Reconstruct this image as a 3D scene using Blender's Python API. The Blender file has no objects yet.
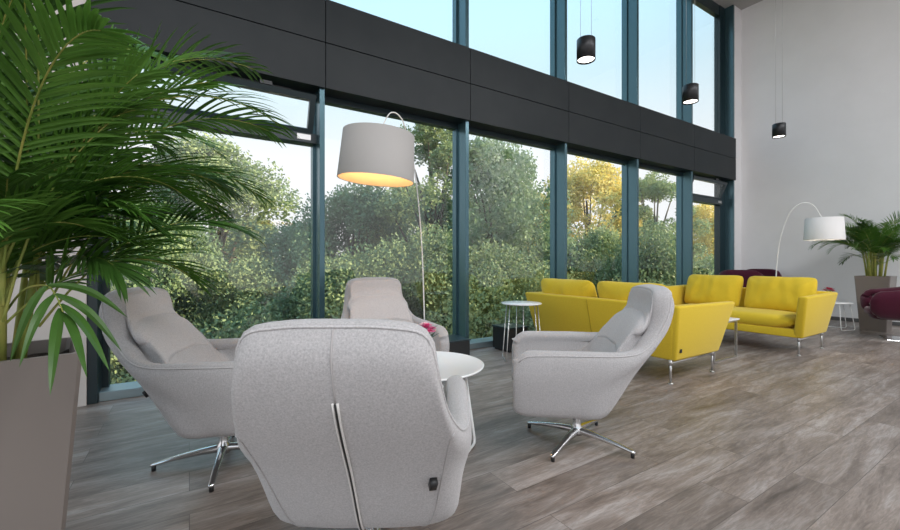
import bpy, bmesh, math, random
from mathutils import Vector, Matrix, noise
PI = math.pi
R = math.radians
sc = bpy.context.scene
col = sc.collection

# ------------------------------------------------------------------ camera
EYE = 1.25
TH = math.atan(645 / 410)
CT, ST = math.cos(TH), math.sin(TH)
cam_d = bpy.data.cameras.new('camera')
cam = bpy.data.objects.new('camera', cam_d)
col.objects.link(cam)
cam.location = (0, 0, EYE)
cam.rotation_euler = (PI / 2, 0, TH - PI / 2)
cam_d.sensor_fit = 'HORIZONTAL'
cam_d.sensor_width = 36
cam_d.lens = 36 * 410 / 900
cam_d.shift_y = -4 / 900
cam_d.clip_start = 0.05
cam_d.clip_end = 500
sc.camera = cam

# ------------------------------------------------------------------ sky, sun, exposure
sc.view_settings.view_transform = 'Standard'
sc.view_settings.look = 'None'
sc.view_settings.gamma = 1
sc.view_settings.use_curve_mapping = False
sc.view_settings.exposure = 0.08

w = bpy.data.worlds.new('sky')
sc.world = w
w.use_nodes = True
nt = w.node_tree
nt.nodes.clear()
out = nt.nodes.new('ShaderNodeOutputWorld')
bg = nt.nodes.new('ShaderNodeBackground')
tc = nt.nodes.new('ShaderNodeTexCoord')
sep = nt.nodes.new('ShaderNodeSeparateXYZ')
ramp = nt.nodes.new('ShaderNodeValToRGB')
nt.links.new(tc.outputs['Generated'], sep.inputs[0])
nt.links.new(sep.outputs['Z'], ramp.inputs[0])
nt.links.new(ramp.outputs[0], bg.inputs[0])
nt.links.new(bg.outputs[0], out.inputs[0])
cr = ramp.color_ramp
cr.elements[0].position = 0.0
cr.elements[0].color = (0.84, 0.80, 0.81, 1)
cr.elements[1].position = 0.75
cr.elements[1].color = (0.50, 0.98, 1.40, 1)
e = cr.elements.new(0.22); e.color = (0.82, 0.80, 0.825, 1)
e = cr.elements.new(0.40); e.color = (0.60, 0.76, 0.85, 1)
bg.inputs[1].default_value = 1.28

def lamp(name, kind, loc, energy, color=(1, 1, 1), size=None, size_y=None, rot=None, parent=None):
    d = bpy.data.lights.new(name, kind)
    d.energy = energy
    d.color = color
    if kind == 'AREA':
        d.shape = 'RECTANGLE'; d.size = size; d.size_y = size_y or size
    elif kind == 'SUN':
        d.angle = size
    elif size:
        d.shadow_soft_size = size
    o = bpy.data.objects.new(name, d)
    col.objects.link(o)
    o.location = loc
    if rot: o.rotation_euler = rot
    if parent: o.parent = parent
    return o

# low evening sun from beyond the right wall, raking over the trees
SUNDIR = Vector((0.80, -0.38, 0.46))
lamp('evening_sun', 'SUN', (40, -20, 30), 12.0, (1.0, 0.80, 0.50), R(1.0), rot=SUNDIR.to_track_quat('Z', 'Y').to_euler())
# unseen fill lights, added under the ceiling to brighten the room
for i, (x, y) in enumerate([(-3.5, -3.9), (1.0, -3.9), (5.4, -3.9), (9.5, -3.9)]):
    lamp('added_fill_light', 'AREA', (x, y, 7.36), 290, (0.97, 0.98, 1.0), 2.6, 1.8)

# ------------------------------------------------------------------ helpers
def W(z, xc, h=0.0):
    """a place measured from the eye: forward z, right xc -> room coordinates"""
    return Vector((z * CT + xc * ST, z * ST - xc * CT, h))

def floor_at(px, py, h=0.0):
    z = 410 * (EYE - h) / (py - 261)
    return W(z, (px - 450) / 410 * z, h)

def heading(fz, fx):
    v = W(fz, fx)
    return math.atan2(v.y, v.x) - PI / 2      # local +Y points along v

def mat(name, color, rough=0.5, metal=0.0, spec=0.5, **kw):
    m = bpy.data.materials.new(name)
    m.use_nodes = True
    b = m.node_tree.nodes['Principled BSDF']
    b.inputs['Base Color'].default_value = (*color, 1)
    b.inputs['Roughness'].default_value = rough
    b.inputs['Metallic'].default_value = metal
    b.inputs['Specular IOR Level'].default_value = spec
    for k, v in kw.items():
        b.inputs[k.replace('_', ' ')].default_value = v
    return m

def N(m, t, **props):
    n = m.node_tree.nodes.new(t)
    for k, v in props.items(): setattr(n, k, v)
    return n
def L(m, a, b): m.node_tree.links.new(a, b)
def BS(m): return m.node_tree.nodes['Principled BSDF']

def noise_color(m, c1, c2, scale, detail=4, rough=0.6, lo=0.35, hi=0.65, coord='Object', stretch=None):
    t = N(m, 'ShaderNodeTexCoord'); n = N(m, 'ShaderNodeTexNoise'); r = N(m, 'ShaderNodeValToRGB')
    src = t.outputs[coord]
    if stretch:
        mp = N(m, 'ShaderNodeMapping'); mp.inputs['Scale'].default_value = stretch
        L(m, src, mp.inputs[0]); src = mp.outputs[0]
    L(m, src, n.inputs['Vector'])
    n.inputs['Scale'].default_value = scale
    n.inputs['Detail'].default_value = detail
    n.inputs['Roughness'].default_value = rough
    r.color_ramp.elements[0].position = lo; r.color_ramp.elements[0].color = (*c1, 1)
    r.color_ramp.elements[1].position = hi; r.color_ramp.elements[1].color = (*c2, 1)
    L(m, n.outputs['Fac'], r.inputs[0]); L(m, r.outputs[0], BS(m).inputs['Base Color'])
    return n, r

def bump_from(m, sock, strength, dist=0.002):
    b = N(m, 'ShaderNodeBump'); b.inputs['Strength'].default_value = strength; b.inputs['Distance'].default_value = dist
    L(m, sock, b.inputs['Height']); L(m, b.outputs[0], BS(m).inputs['Normal'])

def fabric(name, c1, c2, scale=260, rough=0.92, sheen=0.25):
    m = mat(name, c1, rough, spec=0.2)
    n, r = noise_color(m, c1, c2, scale, 5, 0.75, 0.3, 0.7)
    BS(m).inputs['Sheen Weight'].default_value = sheen
    bump_from(m, n.outputs['Fac'], 0.35, 0.0015)
    return m

M = {}
M['grey_wool'] = fabric('light_grey_wool', (0.33, 0.32, 0.324), (0.56, 0.542, 0.546), 170)
M['wool_lit'] = fabric('light_grey_wool_lit', (0.38, 0.368, 0.372), (0.62, 0.60, 0.605), 170)  # same grey wool, painted lighter for the light falling inside the chair
M['seam'] = mat('grey_thread', (0.42, 0.40, 0.40), 0.9)
M['zip_tape'] = mat('white_zip_tape', (0.72, 0.70, 0.68), 0.8)
M['black_plastic'] = mat('black_plastic', (0.012, 0.012, 0.013), 0.45)
M['yellow'] = fabric('yellow_wool', (0.62, 0.43, 0.022), (0.78, 0.57, 0.045), 150, 0.9, 0.15)
M['seam_yellow'] = mat('ochre_thread', (0.42, 0.30, 0.015), 0.9)
M['burgundy'] = fabric('burgundy_wool', (0.045, 0.004, 0.015), (0.075, 0.008, 0.026), 150)
M['chrome'] = mat('polished_aluminium', (0.72, 0.73, 0.74), 0.16, 1.0)
M['satin_metal'] = mat('satin_aluminium', (0.62, 0.62, 0.62), 0.32, 1.0)
M['white_gloss'] = mat('white_lacquer', (0.86, 0.86, 0.86), 0.28)
M['white_metal'] = mat('white_painted_metal', (0.80, 0.80, 0.79), 0.35)
M['black_box'] = mat('black_laminate', (0.016, 0.018, 0.02), 0.4)
M['black_metal'] = mat('black_anodised_metal', (0.02, 0.022, 0.025), 0.38, 0.3)
M['wire'] = mat('steel_cable', (0.45, 0.45, 0.45), 0.4, 0.8)

M['frame'] = mat('slate_window_profile', (0.008, 0.022, 0.028), 0.33, 0.0, 0.6)
M['frame_sky_tint'] = mat('slate_profile_sky_tint', (0.075, 0.15, 0.18), 0.27, 0.6, 0.6)  # slate profile again, sky reflected on the mullions put into a teal base
M['beam'] = mat('slate_cladding_panel', (0.02, 0.025, 0.028), 0.45, 0.0, 0.3)
noise_color(M['beam'], (0.007, 0.012, 0.015), (0.013, 0.018, 0.021), 1.3, 3)
M['sill'] = mat('window_rail_sky_tint', (0.30, 0.38, 0.41), 0.35, 0.6)  # lighter grey-blue base stands in for sky reflected on the rail

def plaster(name, c, v=0.04):
    m = mat(name, c, 0.85, spec=0.25)
    c2 = tuple(x * (1 - v) for x in c)
    n, _ = noise_color(m, c2, c, 1.4, 5)
    n2 = N(m, 'ShaderNodeTexNoise'); n2.inputs['Scale'].default_value = 90
    bump_from(m, n2.outputs['Fac'], 0.08, 0.002)
    return m
M['wall'] = plaster('white_plaster', (0.78, 0.78, 0.79))
M['beige'] = plaster('warm_cream_plaster', (0.60, 0.57, 0.545))
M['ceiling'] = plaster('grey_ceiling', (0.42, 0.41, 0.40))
M['skirting'] = mat('dark_grey_skirting', (0.10, 0.10, 0.10), 0.5)

# glass: real panes, slight tint, mirror reflection by angle
def glass_mat(name, tint, refl=1.0):
    m = bpy.data.materials.new(name); m.use_nodes = True
    nt = m.node_tree; nt.nodes.clear()
    o = nt.nodes.new('ShaderNodeOutputMaterial'); mix = nt.nodes.new('ShaderNodeMixShader')
    tr = nt.nodes.new('ShaderNodeBsdfTransparent'); gl = nt.nodes.new('ShaderNodeBsdfGlossy')
    lw = nt.nodes.new('ShaderNodeLayerWeight'); lw.inputs['Blend'].default_value = 0.5
    pw = nt.nodes.new('ShaderNodeMath'); pw.operation = 'POWER'; pw.inputs[1].default_value = 5.0
    nt.links.new(lw.outputs['Facing'], pw.inputs[0])
    fr = nt.nodes.new('ShaderNodeMath'); fr.operation = 'MULTIPLY_ADD'; fr.inputs[1].default_value = 0.9; fr.inputs[2].default_value = 0.035
    nt.links.new(pw.outputs[0], fr.inputs[0])
    tr.inputs[0].default_value = (*tint, 1); gl.inputs['Roughness'].default_value = 0.0
    gl.inputs[0].default_value = (refl, refl, refl, 1)
    nt.links.new(fr.outputs[0], mix.inputs[0]); nt.links.new(tr.outputs[0], mix.inputs[1])
    nt.links.new(gl.outputs[0], mix.inputs[2]); nt.links.new(mix.outputs[0], o.inputs[0])
    return m
M['glass'] = glass_mat('window_glass', (0.955, 0.985, 0.985))

def emis(name, color, strength):
    m = mat(name, color, 0.5)
    BS(m).inputs['Emission Color'].default_value = (*color, 1)
    BS(m).inputs['Emission Strength'].default_value = strength
    return m
M['lamp_glow'] = emis('lit_diffuser', (1.0, 0.93, 0.84), 6)
M['bulb'] = emis('lit_bulb', (1.0, 0.80, 0.5), 14)

# floor: grey brown oak planks laid along the windows
m = mat('oak_plank_floor', (0.2, 0.17, 0.15), 0.42, spec=0.5)
tcn = N(m, 'ShaderNodeTexCoord')
br = N(m, 'ShaderNodeTexBrick')
br.inputs['Scale'].default_value = 1.0
br.inputs['Mortar Size'].default_value = 0.0018
br.inputs['Brick Width'].default_value = 1.5
br.inputs['Row Height'].default_value = 0.24
br.offset = 0.37
br.inputs['Color1'].default_value = (0, 0, 0, 1); br.inputs['Color2'].default_value = (1, 1, 1, 1)
br.inputs['Mortar'].default_value = (0.5, 0.5, 0.5, 1)
L(m, tcn.outputs['Object'], br.inputs['Vector'])
comb = N(m, 'ShaderNodeVectorMath', operation='MULTIPLY_ADD')
comb.inputs[1].default_value = (7.3, 3.1, 5.0)
L(m, br.outputs['Color'], comb.inputs[0]); L(m, tcn.outputs['Object'], comb.inputs[2])
mp = N(m, 'ShaderNodeMapping'); mp.inputs['Scale'].default_value = (0.9, 5.0, 1)
L(m, comb.outputs[0], mp.inputs[0])
g1 = N(m, 'ShaderNodeTexNoise'); g1.inputs['Scale'].default_value = 1.5; g1.inputs['Detail'].default_value = 9
g1.inputs['Roughness'].default_value = 0.62; g1.inputs['Distortion'].default_value = 0.7
L(m, mp.outputs[0], g1.inputs['Vector'])
mp2 = N(m, 'ShaderNodeMapping'); mp2.inputs['Scale'].default_value = (3.0, 26.0, 1)
L(m, comb.outputs[0], mp2.inputs[0])
g2 = N(m, 'ShaderNodeTexNoise'); g2.inputs['Scale'].default_value = 1.4; g2.inputs['Detail'].default_value = 5
g2.inputs['Roughness'].default_value = 0.7; g2.inputs['Distortion'].default_value = 2.2
L(m, mp2.outputs[0], g2.inputs['Vector'])
r1 = N(m, 'ShaderNodeValToRGB')
r1.color_ramp.elements[0].position = 0.30; r1.color_ramp.elements[0].color = (0.115, 0.093, 0.080, 1)
r1.color_ramp.elements[1].position = 0.72; r1.color_ramp.elements[1].color = (0.38, 0.345, 0.325, 1)
ee = r1.color_ramp.elements.new(0.5); ee.color = (0.24, 0.198, 0.172, 1)
L(m, g1.outputs['Fac'], r1.inputs[0])
r2 = N(m, 'ShaderNodeValToRGB')
r2.color_ramp.elements[0].position = 0.42; r2.color_ramp.elements[0].color = (0.84, 0.83, 0.82, 1)
r2.color_ramp.elements[1].position = 0.62; r2.color_ramp.elements[1].color = (1.18, 1.19, 1.21, 1)
L(m, g2.outputs['Fac'], r2.inputs[0])
mx = N(m, 'ShaderNodeMix', data_type='RGBA', blend_type='MULTIPLY'); mx.inputs['Factor'].default_value = 1
L(m, r1.outputs[0], mx.inputs['A']); L(m, r2.outputs[0], mx.inputs['B'])
tone = N(m, 'ShaderNodeMapRange'); tone.inputs['To Min'].default_value = 0.86; tone.inputs['To Max'].default_value = 1.14
L(m, br.outputs['Color'], tone.inputs['Value'])
mx2 = N(m, 'ShaderNodeMix', data_type='RGBA', blend_type='MULTIPLY'); mx2.inputs['Factor'].default_value = 1
L(m, mx.outputs['Result'], mx2.inputs['A']); L(m, tone.outputs[0], mx2.inputs['B'])
mx3 = N(m, 'ShaderNodeMix', data_type='RGBA', blend_type='MULTIPLY')
L(m, br.outputs['Fac'], mx3.inputs['Factor']); L(m, mx2.outputs['Result'], mx3.inputs['A'])
mx3.inputs['B'].default_value = (0.5, 0.5, 0.5, 1)
L(m, mx3.outputs['Result'], BS(m).inputs['Base Color'])
rr = N(m, 'ShaderNodeMapRange'); rr.inputs['To Min'].default_value = 0.30; rr.inputs['To Max'].default_value = 0.50
L(m, g1.outputs['Fac'], rr.inputs['Value']); L(m, rr.outputs[0], BS(m).inputs['Roughness'])
bump_from(m, g2.outputs['Fac'], 0.06, 0.001)
M['floor'] = m

def leafmat(name, c1, c2, scale, rough=0.5, trans=0.25):
    m = mat(name, c1, rough, spec=0.3)
    noise_color(m, c1, c2, scale, 3, lo=0.3, hi=0.7)
    nt = m.node_tree
    tl = nt.nodes.new('ShaderNodeBsdfTranslucent'); ms = nt.nodes.new('ShaderNodeMixShader'); ms.inputs[0].default_value = trans
    o = [n for n in nt.nodes if n.type == 'OUTPUT_MATERIAL'][0]
    rampn = [n for n in nt.nodes if n.type == 'VALTORGB'][0]
    nt.links.new(rampn.outputs[0], tl.inputs[0])
    nt.links.new(BS(m).outputs[0], ms.inputs[1]); nt.links.new(tl.outputs[0], ms.inputs[2]); nt.links.new(ms.outputs[0], o.inputs[0])
    return m
M['palm_leaf'] = leafmat('palm_leaf', (0.04, 0.125, 0.016), (0.13, 0.28, 0.045), 3.0, 0.38, 0.3)
M['palm_leaf_dark'] = leafmat('dark_palm_leaf', (0.025, 0.075, 0.012), (0.07, 0.16, 0.03), 3.0, 0.32, 0.12)  # same palm leaf, darker and less translucent
M['palm_stem'] = leafmat('palm_stem', (0.16, 0.26, 0.05), (0.42, 0.38, 0.10), 6.0, 0.5, 0.0)
M['bark'] = mat('bark', (0.09, 0.075, 0.06), 0.9)
M['leaf_a'] = leafmat('deciduous_leaf_green', (0.13, 0.20, 0.105), (0.38, 0.44, 0.22), 0.5, 0.6, 0.3)
M['leaf_b'] = leafmat('deciduous_leaf_deep_green', (0.10, 0.18, 0.11), (0.28, 0.37, 0.21), 0.5, 0.6, 0.3)
M['leaf_s'] = leafmat('shrub_leaf_green', (0.11, 0.18, 0.095), (0.32, 0.38, 0.19), 0.4, 0.6, 0.25)
M['leaf_c'] = leafmat('deciduous_leaf_yellow', (0.55, 0.48, 0.15), (0.80, 0.66, 0.25), 0.7, 0.6, 0.35)
M['grass'] = mat('lawn', (0.07, 0.12, 0.04), 0.9)
noise_color(M['grass'], (0.05, 0.09, 0.03), (0.14, 0.17, 0.06), 0.5)
M['soil'] = mat('bark_mulch', (0.02, 0.014, 0.01), 0.95)
n_, _ = noise_color(M['soil'], (0.008, 0.006, 0.005), (0.07, 0.05, 0.035), 60)
bump_from(M['soil'], n_.outputs['Fac'], 1.0, 0.02)
M['planter'] = mat('taupe_lacquer', (0.19, 0.165, 0.15), 0.30, spec=0.5)
M['shade'] = fabric('grey_white_lamp_fabric', (0.40, 0.385, 0.375), (0.45, 0.435, 0.42), 500, 0.9, 0.0)
M['shade_in'] = mat('white_shade_lining', (0.80, 0.68, 0.52), 0.8)
M['shade_white'] = mat('white_lamp_shade', (0.78, 0.77, 0.76), 0.75)
M['pink'] = mat('pink_petal', (0.72, 0.10, 0.28), 0.6)
M['pale_petal'] = mat('pale_pink_petal', (0.85, 0.62, 0.68), 0.6)
M['red'] = mat('red_petal', (0.55, 0.01, 0.06), 0.6)
M['dark_leaf'] = mat('dark_leaf', (0.03, 0.06, 0.02), 0.5)
M['vase'] = mat('white_ceramic', (0.8, 0.8, 0.8), 0.25)
M['brick_far'] = mat('pale_render', (0.6, 0.52, 0.46), 0.8)

def obj(name, bm, m=None, parent=None, smooth=True, loc=None):
    me = bpy.data.meshes.new(name)
    bm.normal_update()
    bm.to_mesh(me); bm.free()
    if m: me.materials.append(m)
    if smooth:
        for p in me.polygons: p.use_smooth = True
    o = bpy.data.objects.new(name, me)
    col.objects.link(o)
    if parent: o.parent = parent
    if loc is not None: o.location = loc
    return o

def tag(o, label, cat, group=None, kind=None):
    o['label'] = label; o['category'] = cat
    if group: o['group'] = group
    if kind: o['kind'] = kind
    return o

def thing(name, label, cat, loc=(0, 0, 0), rz=0.0, group=None):
    o = bpy.data.objects.new(name, None)
    o.empty_display_size = 0.1
    col.objects.link(o)
    o.location = loc; o.rotation_euler = (0, 0, rz)
    return tag(o, label, cat, group)

def struct(name, bm, m, parent=None, smooth=False):
    o = obj(name, bm, m, parent, smooth)
    if not parent: o['kind'] = 'structure'
    return o

def box(bm, x0, x1, y0, y1, z0, z1, bev=0.0, seg=2):
    r = bmesh.ops.create_cube(bm, size=1)
    vs = r['verts']
    for v in vs:
        v.co = Vector(((x0 + x1) / 2 + v.co.x * (x1 - x0), (y0 + y1) / 2 + v.co.y * (y1 - y0), (z0 + z1) / 2 + v.co.z * (z1 - z0)))
    if bev > 0:
        es = list({e for v in vs for e in v.link_edges})
        bmesh.ops.bevel(bm, geom=es, offset=bev, segments=seg, affect='EDGES', profile=0.5)
    return vs

def cyl(bm, r1, r2, z0, z1, seg=32, cx=0, cy=0, caps=True):
    r = bmesh.ops.create_cone(bm, cap_ends=caps, segments=seg, radius1=r1, radius2=r2, depth=z1 - z0)
    bmesh.ops.translate(bm, verts=r['verts'], vec=(cx, cy, (z0 + z1) / 2))
    return r['verts']

def tube(bm, pts, rad, seg=8, closed=False):
    pts = [Vector(p) for p in pts]
    n = len(pts)
    rads = rad if isinstance(rad, (list, tuple)) else [rad] * n
    rings = []
    prev = None
    for i, p in enumerate(pts):
        if closed: t = (pts[(i + 1) % n] - pts[i - 1]).normalized()
        elif i == 0: t = (pts[1] - p).normalized()
        elif i == n - 1: t = (p - pts[i - 1]).normalized()
        else: t = ((pts[i + 1] - p).normalized() + (p - pts[i - 1]).normalized()).normalized()
        if prev is None:
            a = Vector((0, 0, 1)) if abs(t.z) < 0.9 else Vector((1, 0, 0))
            u = t.cross(a).normalized()
        else:
            u = (prev - t * prev.dot(t)).normalized()
        prev = u
        v = t.cross(u)
        rings.append([bm.verts.new(p + (u * math.cos(2 * PI * k / seg) + v * math.sin(2 * PI * k / seg)) * rads[i]) for k in range(seg)])
    m_ = n if closed else n - 1
    for i in range(m_):
        a, b = rings[i], rings[(i + 1) % n]
        for k in range(seg):
            bm.faces.new((a[k], a[(k + 1) % seg], b[(k + 1) % seg], b[k]))
    if not closed:
        bm.faces.new(list(reversed(rings[0]))); bm.faces.new(rings[-1])
    return rings

def lathe(bm, prof, seg=40, cx=0, cy=0):
    rings = []
    for (r, z) in prof:
        rings.append([bm.verts.new((cx + max(r, 1e-4) * math.cos(2 * PI * k / seg), cy + max(r, 1e-4) * math.sin(2 * PI * k / seg), z)) for k in range(seg)])
    for a, b in zip(rings, rings[1:]):
        for k in range(seg):
            bm.faces.new((a[k], a[(k + 1) % seg], b[(k + 1) % seg], b[k]))
    bmesh.ops.recalc_face_normals(bm, faces=bm.faces)

def catmull(P, t):
    n = len(P) - 1
    x = max(0, min(n - 1e-6, t * n)); i = int(x); f = x - i
    p0 = P[i - 1] if i > 0 else P[0] * 2 - P[1]
    p1, p2 = P[i], P[i + 1]
    p3 = P[i + 2] if i + 2 <= n else P[n] * 2 - P[n - 1]
    return 0.5 * ((2 * p1) + (p2 - p0) * f + (2 * p0 - 5 * p1 + 4 * p2 - p3) * f * f + (3 * p1 - p0 - 3 * p2 + p3) * f ** 3)

def copy_tree(o, parent=None, label=None):
    c = o.copy(); col.objects.link(c); c.parent = parent
    if label: c['label'] = label
    for ch in list(o.children): copy_tree(ch, c)
    return c

def mod_subsurf(o, lv=1):
    s = o.modifiers.new('subsurf', 'SUBSURF'); s.levels = lv; s.render_levels = lv

# ------------------------------------------------------------------ the setting
YI, YG = 4.696, 4.93           # inner face of the mullions, glass plane
CEIL = 7.46
XW = 11.53
def bb(*a, bev=0.0):
    bm = bmesh.new(); box(bm, *a, bev=bev); return bm
fl = struct('floor', bb(-7, XW, -11, YG + 0.06, -0.2, 0), M['floor'])
struct('ceiling', bb(-7, XW + .3, -11, YG + 0.2, CEIL, CEIL + 0.25), M['ceiling'])
struct('wall_right', bb(XW, XW + 0.3, -11, YG + 0.2, -0.2, CEIL), M['wall'])
struct('wall_window', bb(11.17, XW, YI, YG + 0.2, 0, CEIL), M['wall'])
bm = bmesh.new()
box(bm, -7, -1.27, YI - 0.02, YG + 0.2, 0, CEIL); box(bm, -1.262, -0.752, YI - 0.02, YG + 0.2, 0, CEIL)
box(bm, -1.28, -1.25, YI, YG, 0, CEIL)
struct('wall_left', bm, M['beige'])
struct('baseboard_right', bb(XW - 0.018, XW, -11, YI, 0, 0.075, bev=0.003), M['skirting'])
# mullions
MX = [-0.68 + 0.0, 1.30, 3.30, 5.29, 7.28, 9.25, 11.17]
MW = 0.058
for k, x in enumerate(MX):
    bm = bmesh.new()
    wdt = MW if k else 0.072
    box(bm, x - wdt, x, YI, YG + 0.1, 0, CEIL, bev=0.004)
    if 0 < k < 6:    # glazing beads either side of the glass
        box(bm, x - wdt - 0.028, x + 0.028, YG - 0.035, YG + 0.06, 0.06, CEIL)
    elif k == 0:
        box(bm, x, x + 0.05, YG - 0.035, YG + 0.06, 0.06, CEIL)
    struct('trim_%d' % (k + 1), bm, M['frame_sky_tint'] if k else M['frame'])
struct('trim_8', bb(10.86, 11.11, YG - 0.05, YG + 0.08, 0.0, CEIL), M['frame'])
# windows, lower and upper
n = 1
BB, BT = 3.205, 4.215
for k in range(6):
    x0, x1 = MX[k], MX[k + 1] - MW
    if k == 5: x1 = 10.86
    hop = k in (0, 5)
    top = 2.62 if hop else BB
    wn = bpy.data.objects.new('window_%d' % n, None); col.objects.link(wn); wn['kind'] = 'structure'; n += 1
    bm = bmesh.new()
    box(bm, x0, x1, YG - 0.20, YG + 0.06, 0, 0.085, bev=0.006)
    obj('bottom_rail', bm, M['sill'], wn, False)
    bm = bmesh.new(); box(bm, x0, x1, YG - 0.0, YG + 0.012, 0.085, top)
    obj('pane', bm, M['glass'], wn, False)
    bm = bmesh.new()
    box(bm, x0, x1, YG - 0.04, YG + 0.06, BB - 0.07, BB)
    obj('top_rail', bm, M['frame'], wn, False)
    if hop:
        bm = bmesh.new(); box(bm, x0, x1, YG - 0.11, YG + 0.06, 2.60, 2.71, bev=0.004)
        obj('transom', bm, M['frame'], wn, False)
        # tilting sash, hinged at its bottom edge and leaning into the room
        fb = bmesh.new(); gb = bmesh.new()
        hh = BB - 0.05 - 2.72
        wd = 0.06
        box(fb, x0 + 0.04, x1 - 0.04, -0.03, 0.03, 0, wd); box(fb, x0 + 0.04, x1 - 0.04, -0.03, 0.03, hh - wd, hh)
        box(fb, x0 + 0.04, x0 + 0.04 + wd, -0.03, 0.03, wd, hh - wd); box(fb, x1 - 0.04 - wd, x1 - 0.04, -0.03, 0.03, wd, hh - wd)
        box(gb, x0 + 0.04 + wd, x1 - 0.04 - wd, -0.006, 0.006, wd, hh - wd)
        s = obj('sash', fb, M['frame'], wn, False); s.location = (0, YG - 0.05, 2.72); s.rotation_euler = (R(22), 0, 0)
        obj('sash_pane', gb, M['glass'], s, False)
        bm = bmesh.new()
        for xs in (x0 + 0.03, x1 - 0.03):
            tube(bm, [(xs, YG - 0.04, BB - 0.08), (xs, YG - 0.20, BB - 0.10)], 0.008)
        tube(bm, [(x0 + .5, YG - 0.2, BB - 0.075), (x1 - .3, YG - 0.2, BB - 0.075)], 0.014)
        box(bm, x1 - .62, x1 - .5, YG - .25, YG - .18, BB - .09, BB - .05)
        obj('stay', bm, M['black_metal'], s.parent, False)
        bm = bmesh.new(); box(bm, x1 - 0.22, x1 - 0.07, YG - 0.118, YG - 0.105, 2.63, 2.69)
        obj('vent_plate', bm, M['satin_metal'], wn, False)
for k in range(6):
    x0, x1 = MX[k], MX[k + 1] - MW
    if k == 5: x1 = 10.86
    wn = bpy.data.objects.new('window_%d' % n, None); col.objects.link(wn); wn['kind'] = 'structure'; n += 1
    bm = bmesh.new(); box(bm, x0, x1, YG, YG + 0.012, BT, CEIL - 0.2)
    obj('pane', bm, M['glass'], wn, False)
    bm = bmesh.new(); box(bm, x0, x1, YG - 0.04, YG + 0.06, CEIL - 0.26, CEIL - 0.0)
    obj('top_rail', bm, M['frame'], wn, False)
# spandrel beam: two rows of panels with open joints
for k in range(6):
    x0, x1 = MX[k], MX[k + 1]
    if k == 0: x0 = -0.75
    for (z0, z1, q) in ((BB, 3.715, 0), (3.722, BT, 1)):
        bm = bb(x0 + 0.003, x1 - 0.003, YI - 0.035, YG + 0.1, z0, z1, bev=0.004)
        struct('trim_%d' % (9 + k * 2 + q), bm, M['beam'])
struct('trim_21', bb(-0.74, 11.16, YI + 0.0, YG + 0.08, BB + 0.004, BT - 0.004), M['black_plastic'])

# ------------------------------------------------------------------ outside: ground, trees
struct('ground', bb(-80, 120, 5.4, 160, -4.6, -4.5), M['grass'])

def leaf(bm, c, s, rnd):
    a = rnd.uniform(0, 2 * PI); b = rnd.uniform(-1.0, 1.0)
    d = Vector((math.cos(a) * math.cos(b), math.sin(a) * math.cos(b), math.sin(b)))
    u = d.orthogonal().normalized(); q = Matrix.Rotation(rnd.uniform(0, 2 * PI), 3, d); u = q @ u
    w_ = d.cross(u)
    v = [bm.append_v(c - d * s), bm.append_v(c + u * s * 0.55), bm.append_v(c + d * s + w_ * s * 0.2), bm.append_v(c - u * s * 0.55)]
    bm.f.append(tuple(v))
class Raw:
    def __init__(s): s.v = []; s.f = []
    def append_v(s, p): s.v.append(p[:]); return len(s.v) - 1
    def quadstrip(s, A, B):
        ia = [s.append_v(a) for a in A]; ib = [s.append_v(b) for b in B]
        for i in range(len(A) - 1): s.f.append((ia[i], ia[i + 1], ib[i + 1], ib[i]))
    def make(s, name, m, parent=None, smooth=False):
        me = bpy.data.meshes.new(name); me.from_pydata(s.v, [], s.f); me.materials.append(m)
        if smooth:
            for p in me.polygons: p.use_smooth = True
        o = bpy.data.objects.new(name, me); col.objects.link(o)
        if parent: o.parent = parent
        return o

def crown_mesh(seed, n_clump, n_leaf, rx, rz, size, airy=0.0):
    rnd = random.Random(seed); raw = Raw()
    cl = []
    for i in range(n_clump):
        t = rnd.uniform(-1, 1); a = rnd.uniform(0, 2 * PI); rr_ = math.sqrt(max(0, 1 - t * t)) * rnd.uniform(0.5, 1.0)
        # egg shaped: wide low, domed top
        wide = 1.0 if t < 0 else 1.0 - 0.25 * t
        cl.append((Vector((rx * rr_ * math.cos(a) * wide, rx * rr_ * math.sin(a) * wide, rz * t)), rnd.uniform(0.16, 0.30) * rx * (1 - 0.35 * airy)))
    for c, r_ in cl:
        for j in range(n_leaf):
            d = Vector((rnd.gauss(0, 1), rnd.gauss(0, 1), rnd.gauss(0, 0.8))).normalized()
            p = c + d * r_ * (rnd.uniform(0.55, 1.12))
            leaf(raw, p, size * rnd.uniform(0.6, 1.25), rnd)
    return raw, cl

def tree_proto(seed, kind, label, n_clump, n_leaf, rx, rz, hc, size, mleaf, airy=0.0):
    t = thing('tree', label, 'tree', (0, 0, 0), 0, 'trees beyond the windows')
    raw, cl = crown_mesh(seed, n_clump, n_leaf, rx, rz, size, airy)
    c = raw.make('crown', mleaf, t); c.location = (0, 0, hc)
    bm = bmesh.new(); rnd = random.Random(seed)
    top = hc + rz * 0.55
    tube(bm, [(0, 0, -0.05), (0.05, 0.02, hc * 0.4), (0.0, 0.1, hc), (0.1, 0.0, top)], [0.28, 0.22, 0.15, 0.04], 8)
    for c_, r_ in rnd.sample(cl, min(26, len(cl))):
        z0 = hc * rnd.uniform(0.45, 1.0)
        e_ = c_ + Vector((0, 0, hc))
        mid = Vector((e_.x * 0.45, e_.y * 0.45, (z0 + e_.z) / 2 + 0.2))
        tube(bm, [(0, 0, z0), mid, e_], [0.08, 0.05, 0.02], 5)
    obj('trunk', bm, M['bark'], t)
    return t
pA = tree_proto(1, 'a', '', 90, 520, 3.4, 4.2, 6.6, 0.085, M['leaf_a'])
pB = tree_proto(2, 'b', '', 100, 520, 3.8, 4.0, 6.0, 0.085, M['leaf_b'])
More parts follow.
